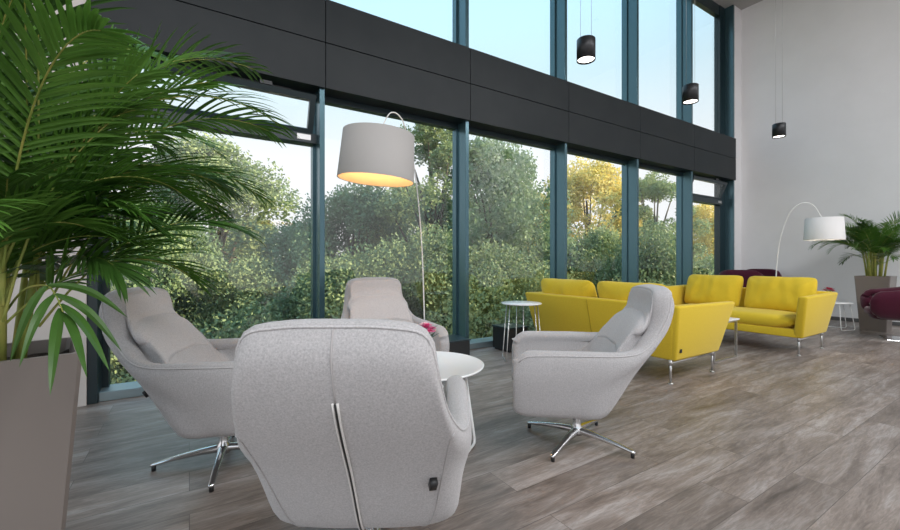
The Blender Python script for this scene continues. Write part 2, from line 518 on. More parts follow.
pC = tree_proto(3, 'c', '', 80, 500, 3.0, 4.2, 6.6, 0.085, M['leaf_c'])
pD = tree_proto(4, 'd', '', 75, 330, 3.0, 4.8, 7.0, 0.08, M['leaf_a'], 1.0)
HT = {'a': 10.9, 'b': 10.1, 'c': 10.9, 'd': 11.9}
PR = {'a': pA, 'b': pB, 'c': pC, 'd': pD}
used = set()
def put_tree(kind, px, ytop, z, rz, label, wide=1.0):
    p = PR[kind]
    if kind in used: t = copy_tree(p)
    else: t = p; used.add(kind)
    xc = (px - 450) / 410 * z
    topz = EYE + (261 - ytop) / 410 * z
    s = (topz + 4.5) / HT[kind]
    t.location = W(z, xc, -4.5); t.rotation_euler = (0, 0, rz); t.scale = (s * wide, s * wide, s)
    t['label'] = label
trees = [
 ('b', 128, 205, 13, 0.3, 'dark green tree seen just left of the near left armchair', 1.0),
 ('a', 215, 148, 17, 1.2, 'tall round green tree in the tilt-window bay on the left', 1.1),
 ('b', 300, 232, 15, 2.2, 'low green tree in the dip left of the first slim post', .9),
 ('a', 250, 222, 24, 4.2, 'green tree further back between the two leftmost tree tops', 1.0),
 ('b', 352, 196, 14, 4.0, 'dark green tree directly below the big drum lamp shade', .85),
 ('d', 432, 112, 15, 0.5, 'tall airy tree with visible branches right of the drum lamp shade', .95),
 ('a', 405, 190, 20, 5.2, 'green tree behind the thin arc lamp rod', 1.0),
 ('b', 492, 152, 16, 1.9, 'dark green tree in the window bay above the small side table', .8),
 ('c', 532, 196, 24, 0.9, 'partly yellow tree peeping right of the dark tree in the middle bay', 1.0),
 ('c', 588, 163, 22, 2.9, 'bright yellow tree rising above the yellow sofa', 1.0),
 ('a', 600, 235, 15, 2.0, 'low green tree below the bright yellow tree', .8),
 ('d', 655, 172, 20, 3.3, 'pale green airy tree in the fourth window bay', .95),
 ('b', 630, 215, 28, 1.1, 'green tree behind the post right of the yellow tree', 1.0),
 ('c', 708, 205, 22, 4.4, 'yellow green tree in the last narrow window bay', .8),
 ('a', 735, 215, 30, 5.4, 'far green tree at the right end of the window wall', 1.0),
 ('c', 250, 250, 34, 0.2, 'distant yellow tree glimpsed low in the leftmost bay', 1.2),
 ('c', 372, 235, 32, 1.7, 'distant yellow tree glimpsed behind the arc lamp rod', 1.2),
 ('b', 470, 205, 30, 2.7, 'far green tree behind the second slim post', 1.3),
 ('a', 545, 215, 36, 3.7, 'far green tree left of the bright yellow tree', 1.3),
]
for t_ in trees: put_tree(*t_)
# understorey shrubs filling the slope below the trees
def shrub_proto():
    t = thing('shrub', '', 'shrub', (0, 0, 0), 0, 'shrubs below the trees')
    raw, cl = crown_mesh(11, 50, 1500, 2.3, 1.5, 0.036)
    c = raw.make('foliage', M['leaf_s'], t); c.location = (0, 0, 1.7)
    bm = bmesh.new()
    for k in range(5):
        a = k * 1.3; tube(bm, [(0, 0, -0.05), (math.cos(a) * .5, math.sin(a) * .5, 1.0), (math.cos(a) * 1.1, math.sin(a) * 1.1, 2.2)], [.07, .05, .02], 6)
    obj('stem', bm, M['bark'], t)
    return t
sp = shrub_proto(); first = True
for i, (px, z, s, where) in enumerate([(60, 12, 1.5, 'seen at the left beside the dark end post'), (165, 11.5, 1.45, 'seen behind the left armchair headrest'),
        (260, 12, 1.35, 'seen low in the leftmost bay'), (345, 11, 1.5, 'seen behind the rear armchair'),
        (425, 12, 1.4, 'seen beside the base of the near arc lamp'), (500, 11.5, 1.45, 'seen through glass behind the small side table'),
        (560, 13, 1.3, 'seen left above the yellow sofa'), (640, 13, 1.4, 'seen right above the yellow sofa'), (705, 15, 1.4, 'seen low in the last bay')]):
    t = sp if first else copy_tree(sp); first = False
    t.location = W(z, (px - 450) / 410 * z, -4.5); t.rotation_euler = (0, 0, i * 1.7); t.scale = (s, s, s * (1.05, 1.3, 1.15)[i % 3])
    t['label'] = 'bushy green shrub below the trees, ' + where

# ------------------------------------------------------------------ swivel armchairs
# each column: five points from the underside to the rim, half chair, t = 0 centre back .. 1 arm front
COLS = [
 (0.00, [(0, -.14, .275), (0, -.33, .56), (0, -.485, .80), (0, -.555, .975), (0, -.535, 1.080)]),
 (0.12, [(.11, -.14, .275), (.12, -.33, .56), (.13, -.485, .80), (.147, -.553, .975), (.147, -.533, 1.076)]),
 (0.24, [(.215, -.13, .275), (.235, -.31, .55), (.245, -.46, .78), (.257, -.535, .95), (.250, -.520, 1.048)]),
 (0.33, [(.292, -.10, .275), (.308, -.28, .54), (.300, -.42, .73), (.295, -.490, .84), (.283, -.495, .93)]),
 (0.42, [(.325, -.05, .275), (.350, -.22, .52), (.342, -.34, .65), (.330, -.40, .735), (.308, -.430, .81)]),
 (0.51, [(.325, .01, .275), (.370, -.13, .49), (.380, -.24, .60), (.372, -.30, .66), (.350, -.335, .715)]),
 (0.60, [(.315, .07, .275), (.380, -.03, .46), (.397, -.11, .57), (.395, -.18, .64), (.380, -.21, .685)]),
 (0.72, [(.318, .17, .275), (.380, .12, .44), (.400, .09, .55), (.402, .05, .635), (.392, .02, .680)]),
 (0.84, [(.318, .28, .275), (.380, .26, .43), (.400, .25, .54), (.402, .24, .625), (.392, .23, .677)]),
 (0.94, [(.318, .37, .277), (.377, .375, .42), (.397, .372, .52), (.399, .365, .60), (.390, .36, .668)]),
 (1.00, [(.313, .405, .29), (.370, .418, .41), (.389, .420, .51), (.391, .418, .58), (.386, .408, .628)]),
]
class Shell:
    def __init__(s, cols): s.c = [(t, [Vector(p) for p in P]) for t, P in cols]
    def at(s, t, v):
        sg = -1 if t < 0 else 1; t = abs(t)
        c = s.c; i = 0
        while i < len(c) - 2 and c[i + 1][0] < t: i += 1
        def P(k):
            if k < 0: q = catmull(c[-k][1], v); return Vector((-q.x, q.y, q.z))
            return catmull(c[min(k, len(c) - 1)][1], v)
        f = (t - c[i][0]) / (c[i + 1][0] - c[i][0])
        p0, p1, p2, p3 = P(i - 1), P(i), P(i + 1), P(i + 2)
        q = 0.5 * ((2 * p1) + (p2 - p0) * f + (2 * p0 - 5 * p1 + 4 * p2 - p3) * f * f + (3 * p1 - p0 - 3 * p2 + p3) * f ** 3)
        return Vector((q.x * sg, q.y, q.z))
    def nrm(s, t, v):
        e_ = 0.01
        a = s.at(min(t + e_, 1), v) - s.at(max(t - e_, -1), v); b = s.at(t, min(v + e_, 1)) - s.at(t, max(v - e_, 0))
        n_ = a.cross(b).normalized()
        p = s.at(t, v); c = Vector((0, 0.12, p.z))
        if n_.dot(p - c) < 0: n_ = -n_
        return n_

def arm_f(t):
    f_ = min(1, max(0, (abs(t) - 0.34) / 0.36)); return f_ * f_ * (3 - 2 * f_)
def shell_offs(S, t, v, thick, thick_back):
    f_ = arm_f(t)
    a_ = S.nrm(t, v); c_ = S.nrm(0.0, v)
    k_ = min(1, max(0, (v - .55) / .25)) * (1 - f_); k_ = k_ * k_ * (3 - 2 * k_)
    h_ = S.nrm(t, min(v, .80)); h_ = Vector((h_.x, h_.y, 0)).normalized()
    a_ = (a_.lerp(h_ + Vector((0, 0, .12)), k_)).normalized(); c_ = (c_.lerp(Vector((0, -1, .14)), k_)).normalized()
    d_ = a_ * thick + c_ * (thick_back - thick) * (1 - f_)
    d_ *= 1 - (0.38 * max(0, (v - .50) / .50) ** 1.4) * (1 - f_)
    d_.x += S.at(t, v).x * 0.02 * (1 - f_)
    return d_ * (1.0 if v > 0.15 else 0.8)
def shell_mesh(S, thick, thick_back, nt_=60, nv=18):
    """closed wall: outer skin, rounded rim, inner skin"""
    bm = bmesh.new(); rows = []
    ts = [-1 + 2 * i / nt_ for i in range(nt_ + 1)]
    for t in ts:
        f_ = arm_f(t)
        offs = lambda v: shell_offs(S, t, v, thick, thick_back)
        rt_ = (S.at(min(t + .02, 1), 1.0) - S.at(max(t - .02, -1), 1.0)).normalized()
        ring = []
        for j in range(nv + 1):
            ring.append(S.at(t, j / nv))
        top = S.at(t, 1.0); of = offs(1.0)
        up = rt_.cross(of).normalized()
        if up.dot(top - S.at(t, 0.8)) < 0: up = -up
        arch_ = min(of.length, 0.10) * (.34 * f_ + .14 * (1 - f_))
        for k in range(1, 7):
            a = PI * k / 7
            ring.append(top - of / 2 * (1 - math.cos(a)) + up * arch_ * math.sin(a) ** 0.8)
        for j in range(nv, -1, -1):
            v = j / nv
            p = S.at(t, v) - offs(v)
            ring.append(p)
        rows.append([bm.verts.new(p) for p in ring])
    n_r = len(rows[0])
    for a, b in zip(rows, rows[1:]):
        for k in range(n_r - 1): bm.faces.new((a[k], a[k + 1], b[k + 1], b[k]))
        bm.faces.new((a[n_r - 1], a[0], b[0], b[n_r - 1]))
    # rounded arm fronts
    for row, sg in ((rows[0], -1), (rows[-1], 1)):
        cen = [r.co.copy() for r in row]
        mid = sum(cen, Vector()) / len(cen)
        prev = row
        H = len(row)
        for step, (push, shrink) in enumerate(((0.016, 0.90), (0.026, 0.72))):
            new = []
            for k in range(H):
                j = H - 1 - k
                m2 = (cen[k] + cen[j]) / 2
                p = m2 + (cen[k] - m2) * shrink + Vector((0, push, 0))
                p = mid + (p - mid) * (1 - 0.02 * (step + 1)) if True else p
                new.append(bm.verts.new(p))
            for k in range(H - 1): bm.faces.new((prev[k], prev[k + 1], new[k + 1], new[k]))
            bm.faces.new((prev[H - 1], prev[0], new[0], new[H - 1]))
            prev = new
        # stitch across
        h2 = H // 2
        for k in range(h2 - 1):
            try: bm.faces.new((prev[k], prev[k + 1], prev[H - 2 - k], prev[H - 1 - k]))
            except ValueError: pass
        if H % 2 == 1:
            try: bm.faces.new((prev[h2 - 1], prev[h2], prev[h2 + 1]))
            except ValueError: pass
    bmesh.ops.recalc_face_normals(bm, faces=bm.faces)
    return bm

def rounded_foot(cols):
    out = []
    for t, P in cols:
        p0, p1 = Vector(P[0]), Vector(P[1])
        o_ = Vector((p0.x, p0.y - 0.15, 0)).normalized()
        out.append((t, [tuple(p0 - o_ * 0.022 + Vector((0, 0, -.006))), tuple(p0.lerp(p1, .14) + o_ * 0.020)] + list(P[1:])))
    return out
S1 = Shell(rounded_foot(COLS))
def super_pad(bm, hx, hy, z0, z1, pw=4.0, cx=0, cy=0, puff=0.3, seg=18, taper=None):
    """soft pad: superellipse outline in plan, domed top"""
    def outl(a):
        c, s_ = math.cos(a), math.sin(a)
        k = (abs(c) ** pw + abs(s_) ** pw) ** (-1 / pw)
        return k * c, k * s_
    prof = [(0.0, 0.0), (0.8, 0.0), (0.95, 0.03), (1.0, 0.25), (1.0, 0.6), (0.965, 0.82), (0.90, 0.92), (0.7, 0.97), (0.4, 1.0), (0.0, 1.0)]
    rings = []
    nseg = seg * 4
    for (r, h) in prof:
        ring = []
        for k in range(nseg):
            u, v = outl(2 * PI * k / nseg)
            x = cx + hx * r * u; y = cy + hy * r * v
            if taper: x *= taper(y)
            ring.append(bm.verts.new((x, y, z0 + (z1 - z0) * (h if h < 0.8 else h - puff * 0.25 * (r ** 2 - 0.9 ** 2 if r > 0 else -0.81) * -0.0))))
        rings.append(ring)
    for a, b in zip(rings, rings[1:]):
        for k in range(nseg): bm.faces.new((a[k], a[(k + 1) % nseg], b[(k + 1) % nseg], b[k]))
    bmesh.ops.remove_doubles(bm, verts=bm.verts, dist=1e-5)
    bmesh.ops.recalc_face_normals(bm, faces=bm.faces)

def make_armchair(name, label, group):
    t = thing(name, label, 'armchair', group=group)
    obj('shell', shell_mesh(S1, 0.085, 0.165), M['grey_wool'], t)
    # underside and seat deck
    bm = bmesh.new()
    super_pad(bm, 0.290, 0.250, 0.264, 0.40, 3.6, 0, 0.150)
    obj('seat_base', bm, M['grey_wool'], t)
    bm = bmesh.new()
    super_pad(bm, 0.298, 0.25, 0.36, 0.465, 4.0, 0, 0.165)
    obj('seat_cushion', bm, M['wool_lit'], t)
    # padded inner back with a stitched head pad
    bm = bmesh.new(); rows = []
    nn, mm_ = 30, 44
    for i in range(nn + 1):
        tt = -0.34 + 0.68 * i / nn; row = []
        for j in range(mm_ + 1):
            v = 0.44 + 0.55 * j / mm_
            edge = max(0, 1 - (tt / 0.34) ** 4) * min(1, (v - .44) / .08)
            crease = 1 - 0.95 * math.exp(-((v - 0.735 + .03 * (tt / .3) ** 2) / 0.018) ** 2)
            cap = min(1, (0.99 - v) / 0.12) if v < .99 else 0
            puff = -0.003 + 0.010 * edge * crease * max(cap, 0) ** .5
            of = shell_offs(S1, tt, v, 0.085, 0.165)
            p = S1.at(tt, v) - of - of.normalized() * puff
            row.append(bm.verts.new(p))
        rows.append(row)
    for a, b in zip(rows, rows[1:]):
        for k in range(mm_): bm.faces.new((a[k], a[k + 1], b[k + 1], b[k]))
    bmesh.ops.recalc_face_normals(bm, faces=bm.faces)
    o = obj('back_pad', bm, M['wool_lit'], t)
    sd = o.modifiers.new('solid', 'SOLIDIFY'); sd.thickness = 0.006; sd.offset = 0
    # rim piping
    bm = bmesh.new()
    def on(tt, v, off): return S1.at(tt, v) + S1.nrm(tt, v) * off
    tube(bm, [on(-0.99 + 1.98 * i / 80, 0.985, 0.001) for i in range(81)], 0.004, 6)
    obj('piping', bm, M['wool_lit'], t)
    for s in (-1, 1):
        bm = bmesh.new()
        tube(bm, [on(s * (0.23 + 0.20 * (i / 20.0) ** 1.3), 0.02 + 0.80 * i / 20, 0.001) for i in range(21)], 0.0022, 5)
        obj('side_seam', bm, M['seam'], t)
    bm = bmesh.new()
    tube(bm, [on(0.0, 0.66 + 0.325 * i / 16, 0.0005) for i in range(17)], 0.0028, 5)
    obj('centre_seam', bm, M['seam'], t)
    bm = bmesh.new()
    for s in (-1, 1):
        tube(bm, [on(s * 0.006, 0.03 + 0.63 * i / 20, 0.003) for i in range(21)], 0.0042, 6)
    zp = obj('zip_tape', bm, M['zip_tape'], t)
    bm = bmesh.new()
    tube(bm, [on(0, 0.03 + 0.63 * i / 20, 0.006) for i in range(21)], 0.0028, 6)
    obj('zip_teeth', bm, M['black_plastic'], zp)
    # label
    bm = bmesh.new()
    p = on(0.262, 0.37, 0.012); q = on(0.28, 0.44, 0.012); a = (q - p).normalized(); b = S1.nrm(0.27, .40); c_ = a.cross(b)
    vs = box(bm, -0.012, 0.012, -0.010, 0.012, 0, 0.036)
    for v in vs: v.co = p + c_ * v.co.x + b * v.co.y + a * v.co.z
    obj('fabric_label', bm, M['black_plastic'], t)
    return t

def make_base(parent, ang):
    bm = bmesh.new()
    lathe(bm, [(0, 0.055), (0.040, 0.055), (0.043, 0.075), (0.036, 0.105), (0.027, 0.12), (0.027, 0.20), (0.033, 0.205), (0.033, 0.27), (0.0, 0.272)], 24)
    obj('column', bm, M['chrome'], parent)
    for k in range(4):
        a = ang + k * PI / 2
        bm = bmesh.new(); prev = None
        for (r, zc, wd, hh) in ((0.02, 0.083, 0.026, 0.024), (0.12, 0.076, 0.021, 0.019), (0.26, 0.058, 0.018, 0.013), (0.37, 0.038, 0.016, 0.009), (0.385, 0.035, 0.012, 0.007)):
            ring = []
            for q in range(10):
                b = 2 * PI * q / 10
                ring.append(bm.verts.new((r, wd * math.copysign(abs(math.cos(b)) ** 0.6, math.cos(b)), zc + hh * math.copysign(abs(math.sin(b)) ** 0.6, math.sin(b)))))
            if prev:
                for q in range(10): bm.faces.new((prev[q], prev[(q + 1) % 10], ring[(q + 1) % 10], ring[q]))
            prev = ring
        bm.faces.new(prev)
        bmesh.ops.recalc_face_normals(bm, faces=bm.faces)
        bmesh.ops.rotate(bm, verts=bm.verts, cent=(0, 0, 0), matrix=Matrix.Rotation(a, 3, 'Z'))
        lg = obj('leg', bm, M['chrome'], parent)
        bm = bmesh.new(); cyl(bm, 0.012, 0.012, 0.0, 0.03, 16, 0.368 * math.cos(a), 0.368 * math.sin(a))
        obj('glide', bm, M['black_plastic'], lg)

GA = 'light grey swivel armchairs around the low white table'
chairs = [   # centre, facing (forward, right), direction of one leg (forward, right)
 ((2.57, -1.42), (0.17, 0.98), R(20), 'light grey swivel armchair at left, beside the palm, side on to the view'),
 ((1.64, -0.32), (1.0, -0.01), R(0), 'large light grey armchair in front, its back with a zip turned to the viewer'),
 ((3.62, -0.54), (-0.90, 0.43), R(15), 'light grey armchair farthest back, facing the viewer, mostly hidden behind the front one'),
 ((2.84, 0.878), (0.14, -0.99), R(-40), 'light grey swivel armchair at right, facing left, in front of the yellow sofas'),
]
proto = make_armchair('swivel_armchair', chairs[0][3], GA)
arm_ = [proto] + [copy_tree(proto, None, q[3]) for q in chairs[1:]]
for o, (c, f, la, lab) in zip(arm_, chairs):
    o.location = W(*c); h = heading(*f); o.rotation_euler = (0, 0, h)
    v = W(math.sin(la), math.cos(la)); make_base(o, math.atan2(v.y, v.x) - h)

# ------------------------------------------------------------------ low round white table with flowers
tp = W(2.79, -0.163)
t = thing('coffee_table', 'low round white coffee table standing between the grey armchairs', 'table', tp)
bm = bmesh.new(); lathe(bm, [(0, 0.535), (0.37, 0.535), (0.392, 0.541), (0.395, 0.55), (0.385, 0.553), (0.378, 0.5495), (0, 0.5495)], 64); obj('tabletop', bm, M['white_gloss'], t)
def loop_leg(a, r0, r1, h, rad, m, parent, spread=0.30):
    a0, a1 = a - spread, a + spread
    P = [Vector((r0 * math.cos(a0 * .98 + a * .02), r0 * math.sin(a0 * .98 + a * .02), h))]
    A = Vector((r1 * math.cos(a0), r1 * math.sin(a0), rad)); B = Vector((r1 * math.cos(a1), r1 * math.sin(a1), rad))
    D = Vector((r0 * math.cos(a1), r0 * math.sin(a1), h))
    def corner(p, c, n_):
        d1 = (p - c).normalized() * 0.04; d2 = (n_ - c).normalized() * 0.04
        return [c + d1, c + d1 * .45 + d2 * .12, c + d1 * .12 + d2 * .45, c + d2]
    pts = [P[0]] + corner(P[0], A, B) + corner(A, B, D)[0:4] + [D]
    bm = bmesh.new(); tube(bm, pts, rad, 10); return obj('leg', bm, m, parent)
for k in range(3): loop_leg(-0.95 + k * 2 * PI / 3, 0.26, 0.335, 0.537, 0.009, M['white_metal'], t, 0.42)
# flowers
def blossom(bm, c, r, n_=9, seed=0):
    rnd = random.Random(seed)
    for ring, (k, tilt, rr_) in enumerate(((n_, 0.25, 1.0), (n_ - 2, 0.8, 0.75), (5, 1.2, 0.5))):
        for q in range(k):
            a = 2 * PI * q / k + ring * 0.4 + rnd.uniform(-.1, .1)
            d = Vector((math.cos(a), math.sin(a), 0)); s_ = Vector((-d.y, d.x, 0))
            up = Vector((0, 0, 1)); L_ = r * rr_
            p = [c, c + (d * math.cos(tilt) + up * math.sin(tilt)) * L_ * .5 + s_ * L_ * .32, c + (d * math.cos(tilt * .8) + up * math.sin(tilt * .8)) * L_, c + (d * math.cos(tilt) + up * math.sin(tilt)) * L_ * .5 - s_ * L_ * .32]
            bm.faces.new([bm.verts.new(x) for x in p])
def flower_vase(name, label, loc, hv, rv, mp_, mp2, n_fl, spread, seed, size=0.045):
    t = thing(name, label, 'flowers', loc)
    bm = bmesh.new(); lathe(bm, [(0, 0), (rv * .7, 0), (rv, hv * .35), (rv * .8, hv * .8), (rv * .55, hv), (rv * .45, hv * .97), (rv * .7, hv * .5), (0, hv * .1)], 28); obj('vase', bm, M['vase'], t)
    rnd = random.Random(seed)
    lf = bmesh.new()
    for k in range(n_fl):
        a = rnd.uniform(0, 2 * PI); rr_ = spread * rnd.uniform(.2, 1); tip = Vector((rr_ * math.cos(a), rr_ * math.sin(a), hv + 0.03 + (spread - rr_) * .8 + rnd.uniform(0, .02)))
        tube(lf, [(0, 0, hv * .6), (tip.x * .4, tip.y * .4, hv + .01), tip], 0.002, 5)
        bm = bmesh.new(); blossom(bm, tip, size * rnd.uniform(.8, 1.1), 9, k); o = obj('blossom', bm, mp_ if k % 2 else mp2, t, False)
        s_ = o.modifiers.new('solid', 'SOLIDIFY'); s_.thickness = 0.0015
    obj('stem', lf, M['dark_leaf'], t)
    bm = bmesh.new()
    for k in range(9):
        a = k * 0.7 + .3; c = Vector((spread * .7 * math.cos(a), spread * .7 * math.sin(a), hv + .01 + .02 * (k % 4)))
        d = Vector((math.cos(a), math.sin(a), .5)).normalized() * 0.05; s2 = Vector((-math.sin(a), math.cos(a), 0)) * .015
        bm.faces.new([bm.verts.new(x) for x in (c - d, c + s2, c + d, c - s2)])
    o = obj('leaf', bm, M['dark_leaf'], t, False); s_ = o.modifiers.new('solid', 'SOLIDIFY'); s_.thickness = 0.0015
    return t
flower_vase('flower_vase', 'small bunch of pink and white flowers on the low white table', W(2.80, -0.16, 0.553), 0.17, 0.045, M['pink'], M['pale_petal'], 9, 0.065, 3)

# ------------------------------------------------------------------ small round side table by the first sofa
def wire_table(name, label, loc, r, h, m_leg, rz=0, thick=0.016):
    t = thing(name, label, 'side table', loc, rz)
    bm = bmesh.new(); lathe(bm, [(0, h - thick), (r * .95, h - thick), (r, h - thick * .5), (r * .985, h), (0, h)], 56); obj('tabletop', bm, M['white_gloss'], t)
    for k in range(3): loop_leg(k * 2 * PI / 3, r * .8, r * 1.05, h - thick, 0.006, m_leg, t, 0.62)
    return t
wire_table('side_table', 'small round white side table on thin wire legs left of the yellow sofa', W(5.22, 0.91), 0.255, 0.72, M['satin_metal'], 0.5)
wire_table('side_table', 'small round white side table by the wall, left of the far palm', (10.05, 2.60, 0), 0.28, 0.49, M['white_metal'], 0.2)
flower_vase('flower_vase', 'small bunch of red flowers on the far side table behind the sofa', (10.0, 2.64, 0.49), 0.17, 0.04, M['red'], M['red'], 9, 0.06, 5, 0.05)
# black boxes near the glass
def black_box(label, x0, x1, y0, y1, h):
    t = thing('storage_box', label, 'box', ((x0 + x1) / 2, (y0 + y1) / 2, 0))
    hx, hy = (x1 - x0) / 2, (y1 - y0) / 2
    bm = bmesh.new(); box(bm, -hx, hx, -hy, hy, 0.02, h - .02, bev=.006); obj('body', bm, M['black_box'], t, False)
    bm = bmesh.new(); box(bm, -hx - .01, hx + .01, -hy - .01, hy + .01, h - .018, h, bev=.004); obj('lid', bm, M['frame'], t, False)
    bm = bmesh.new(); box(bm, -hx + .02, hx - .02, -hy + .02, hy - .02, 0, .02); obj('plinth', bm, M['black_plastic'], t, False)
black_box('low black box on the floor under the small side table', 3.66, 4.0, 4.26, 4.62, 0.34)
black_box('low black box by the window post behind the rear armchair', 2.3, 2.98, 4.22, 4.6, 0.27)

# ------------------------------------------------------------------ sofas
def pillow_bm(w_, h, d, seed=0, pw=5, nx=26, nz=18, wr=0.008, sag=0.0):
    """loose cushion standing in the xz plane, thickness along y"""
    bm = bmesh.new(); F = []; B = []
    for i in range(nx + 1):
        rf, rb = [], []
        for j in range(nz + 1):
            u = -1 + 2 * i / nx; v = -1 + 2 * j / nz
            uu = math.sin(u * PI / 2); vv = math.sin(v * PI / 2)
            # rounded-rect outline
            mx_ = max(abs(uu), abs(vv)); k = (abs(uu) ** 9 + abs(vv) ** 9) ** (1 / 9) / mx_ if mx_ > 1e-5 else 1.0
            x, z = uu / k * w_ / 2, vv / k * h / 2
            th = max(0, (1 - abs(uu) ** pw) * (1 - abs(vv) ** pw)) ** 0.5
            edge = max(abs(uu), abs(vv))
            nz_ = noise.noise(Vector((x * 9 + seed * 7, z * 5, seed))) * wr + noise.noise(Vector((x * 26, z * 6 + seed, seed))) * wr * .6 * edge ** 4
            z -= sag * (1 - uu * uu) * (vv + 1) / 2
            y = th * (d / 2 + nz_)
            if edge > 0.999:
                p = bm.verts.new((x, 0, z)); rf.append(p); rb.append(p)
            else:
                rf.append(bm.verts.new((x, y, z))); rb.append(bm.verts.new((x, -y, z)))
        F.append(rf); B.append(rb)
    for i in range(nx):
        for j in range(nz):
            a = [F[i][j], F[i + 1][j], F[i + 1][j + 1], F[i][j + 1]]
            b = [B[i][j], B[i][j + 1], B[i + 1][j + 1], B[i + 1][j]]
            for q in (a, b):
                try: bm.faces.new(q)
                except ValueError: pass
    bmesh.ops.recalc_face_normals(bm, faces=bm.faces)
    return bm

def slab(bm, P, bev=0.03, seg=3):
    """box with 8 free corners: bottom 4 then top 4, bevelled"""
    vs = [bm.verts.new(p) for p in P]
    for f in ((3, 2, 1, 0), (4, 5, 6, 7), (0, 1, 5, 4), (1, 2, 6, 5), (2, 3, 7, 6), (3, 0, 4, 7)): bm.faces.new([vs[i] for i in f])
    bmesh.ops.bevel(bm, geom=list({e for v in vs for e in v.link_edges}), offset=bev, segments=seg, affect='EDGES', profile=0.5)
    bmesh.ops.recalc_face_normals(bm, faces=bm.faces)

def make_sofa(label, Wd, tagside, bottom=0.235):
    # local: x across, y forward, back at y=0, front y=.93
    t = thing('sofa', label, 'sofa', group='yellow two-seat sofas facing each other')
    hw = Wd / 2; z0 = bottom; zt = 0.815
    bm = bmesh.new(); box(bm, -hw + .06, hw - .06, .10, .93, z0, .345, bev=.02, seg=3); obj('seat_frame', bm, M['yellow'], t)
    bm = bmesh.new()
    slab(bm, [(-hw + .03, .03, z0), (hw - .03, .03, z0), (hw - .05, .20, z0), (-hw + .05, .20, z0),
              (-hw - .06, -.10, zt), (hw + .06, -.10, zt), (hw + .02, .03, zt), (-hw - .02, .03, zt)], .028)
    obj('backrest', bm, M['yellow'], t)
    for s in (-1, 1):
        bm = bmesh.new()
        P = [(s * (hw), .035, z0), (s * (hw), .92, z0), (s * (hw - .11), .92, z0), (s * (hw - .11), .035, z0),
             (s * (hw + .10), -.09, zt - .005), (s * (hw + .10), 1.10, zt - .02), (s * (hw - .0), 1.10, zt - .02), (s * (hw - .0), -.09, zt - .005)]
        slab(bm, P, .028); obj('armrest', bm, M['yellow'], t)
    bm = bmesh.new()
    pb = pillow_bm(Wd - .22, .76, .20, 3, 9, 40, 24, .004)
    bmesh.ops.rotate(pb, verts=pb.verts, cent=(0, 0, 0), matrix=Matrix.Rotation(PI / 2, 3, 'X'))
    bmesh.ops.translate(pb, verts=pb.verts, vec=(0, .565, .425)); obj('seat_cushion', pb, M['yellow'], t)
    bm.free()
    cw = (Wd - .24) / 2
    for s in (-1, 1):
        pb = pillow_bm(cw, .56, .26, 5 + s, 3.4, 40, 26, .030, sag=0.015)
        bmesh.ops.rotate(pb, verts=pb.verts, cent=(0, 0, 0), matrix=Matrix.Rotation(R(20), 3, 'X'))
        bmesh.ops.translate(pb, verts=pb.verts, vec=(s * cw / 2 * 1.07, .135, .755)); obj('back_cushion', pb, M['yellow'], t)
    for s in (-1, 1):
        x = s * (hw - .055)
        bm = bmesh.new()
        tube(bm, [(x, .04, z0 - .022), (x, .89, z0 - .022)], .012, 10)
        fr = obj('support_rail', bm, M['satin_metal'], t)
        for y in (.04, .88):
            bm = bmesh.new()
            tube(bm, [(x, y, z0 + .0), (x, y, .02)], .012, 12); cyl(bm, .024, .02, 0, .012, 20, x, y); cyl(bm, .02, .02, z0 - .045, z0 + .01, 16, x, y)
            obj('leg', bm, M['satin_metal'], t)
    bm = bmesh.new(); tube(bm, [(-hw + .10, .45, z0 - .01), (hw - .10, .45, z0 - .01)], .016, 10); obj('cross_rail', bm, M['satin_metal'], t)
    bm = bmesh.new(); s = tagside
    box(bm, s * (hw + .021) - .006, s * (hw + .021) + .006, .07, .105, z0 + .09, z0 + .125); obj('fabric_label', bm, M['black_plastic'], t, False)
    bm = bmesh.new(); tube(bm, [(0, .028, z0 + .01), (0, -.103, zt - .02)], .004, 6); obj('back_seam', bm, M['seam_yellow'], t)
    return t
s1 = make_sofa('yellow sofa nearer the viewer, its back to the right-hand armchair', 1.98, 1)
s1.location = (4.09, 3.25, 0); s1.rotation_euler = (0, 0, -PI / 2)
s2 = copy_tree(s1, None, 'yellow sofa farther right, its seat and cushions facing the viewer')
s2.location = (7.66, 3.03, 0); s2.rotation_euler = (0, 0, PI / 2)
# coffee table between them
t = thing('coffee_table', 'rectangular coffee table with metal sled frame between the two yellow sofas', 'table', (5.72, 2.95, 0))
bm = bmesh.new(); box(bm, -.32, .32, -.47, .47, .485, .505, bev=.003); obj('tabletop', bm, M['white_gloss'], t, False)
for y in (-.44, .44):
    bm = bmesh.new()
    for x in (-.29, .29): box(bm, x - .012, x + .012, y - .012, y + .012, 0.0, .485)
    box(bm, -.29, .29, y - .011, y + .011, 0.0, .022); box(bm, -.29, .29, y - .011, y + .011, .463, .485); obj('sled_frame', bm, M['satin_metal'], t, False)

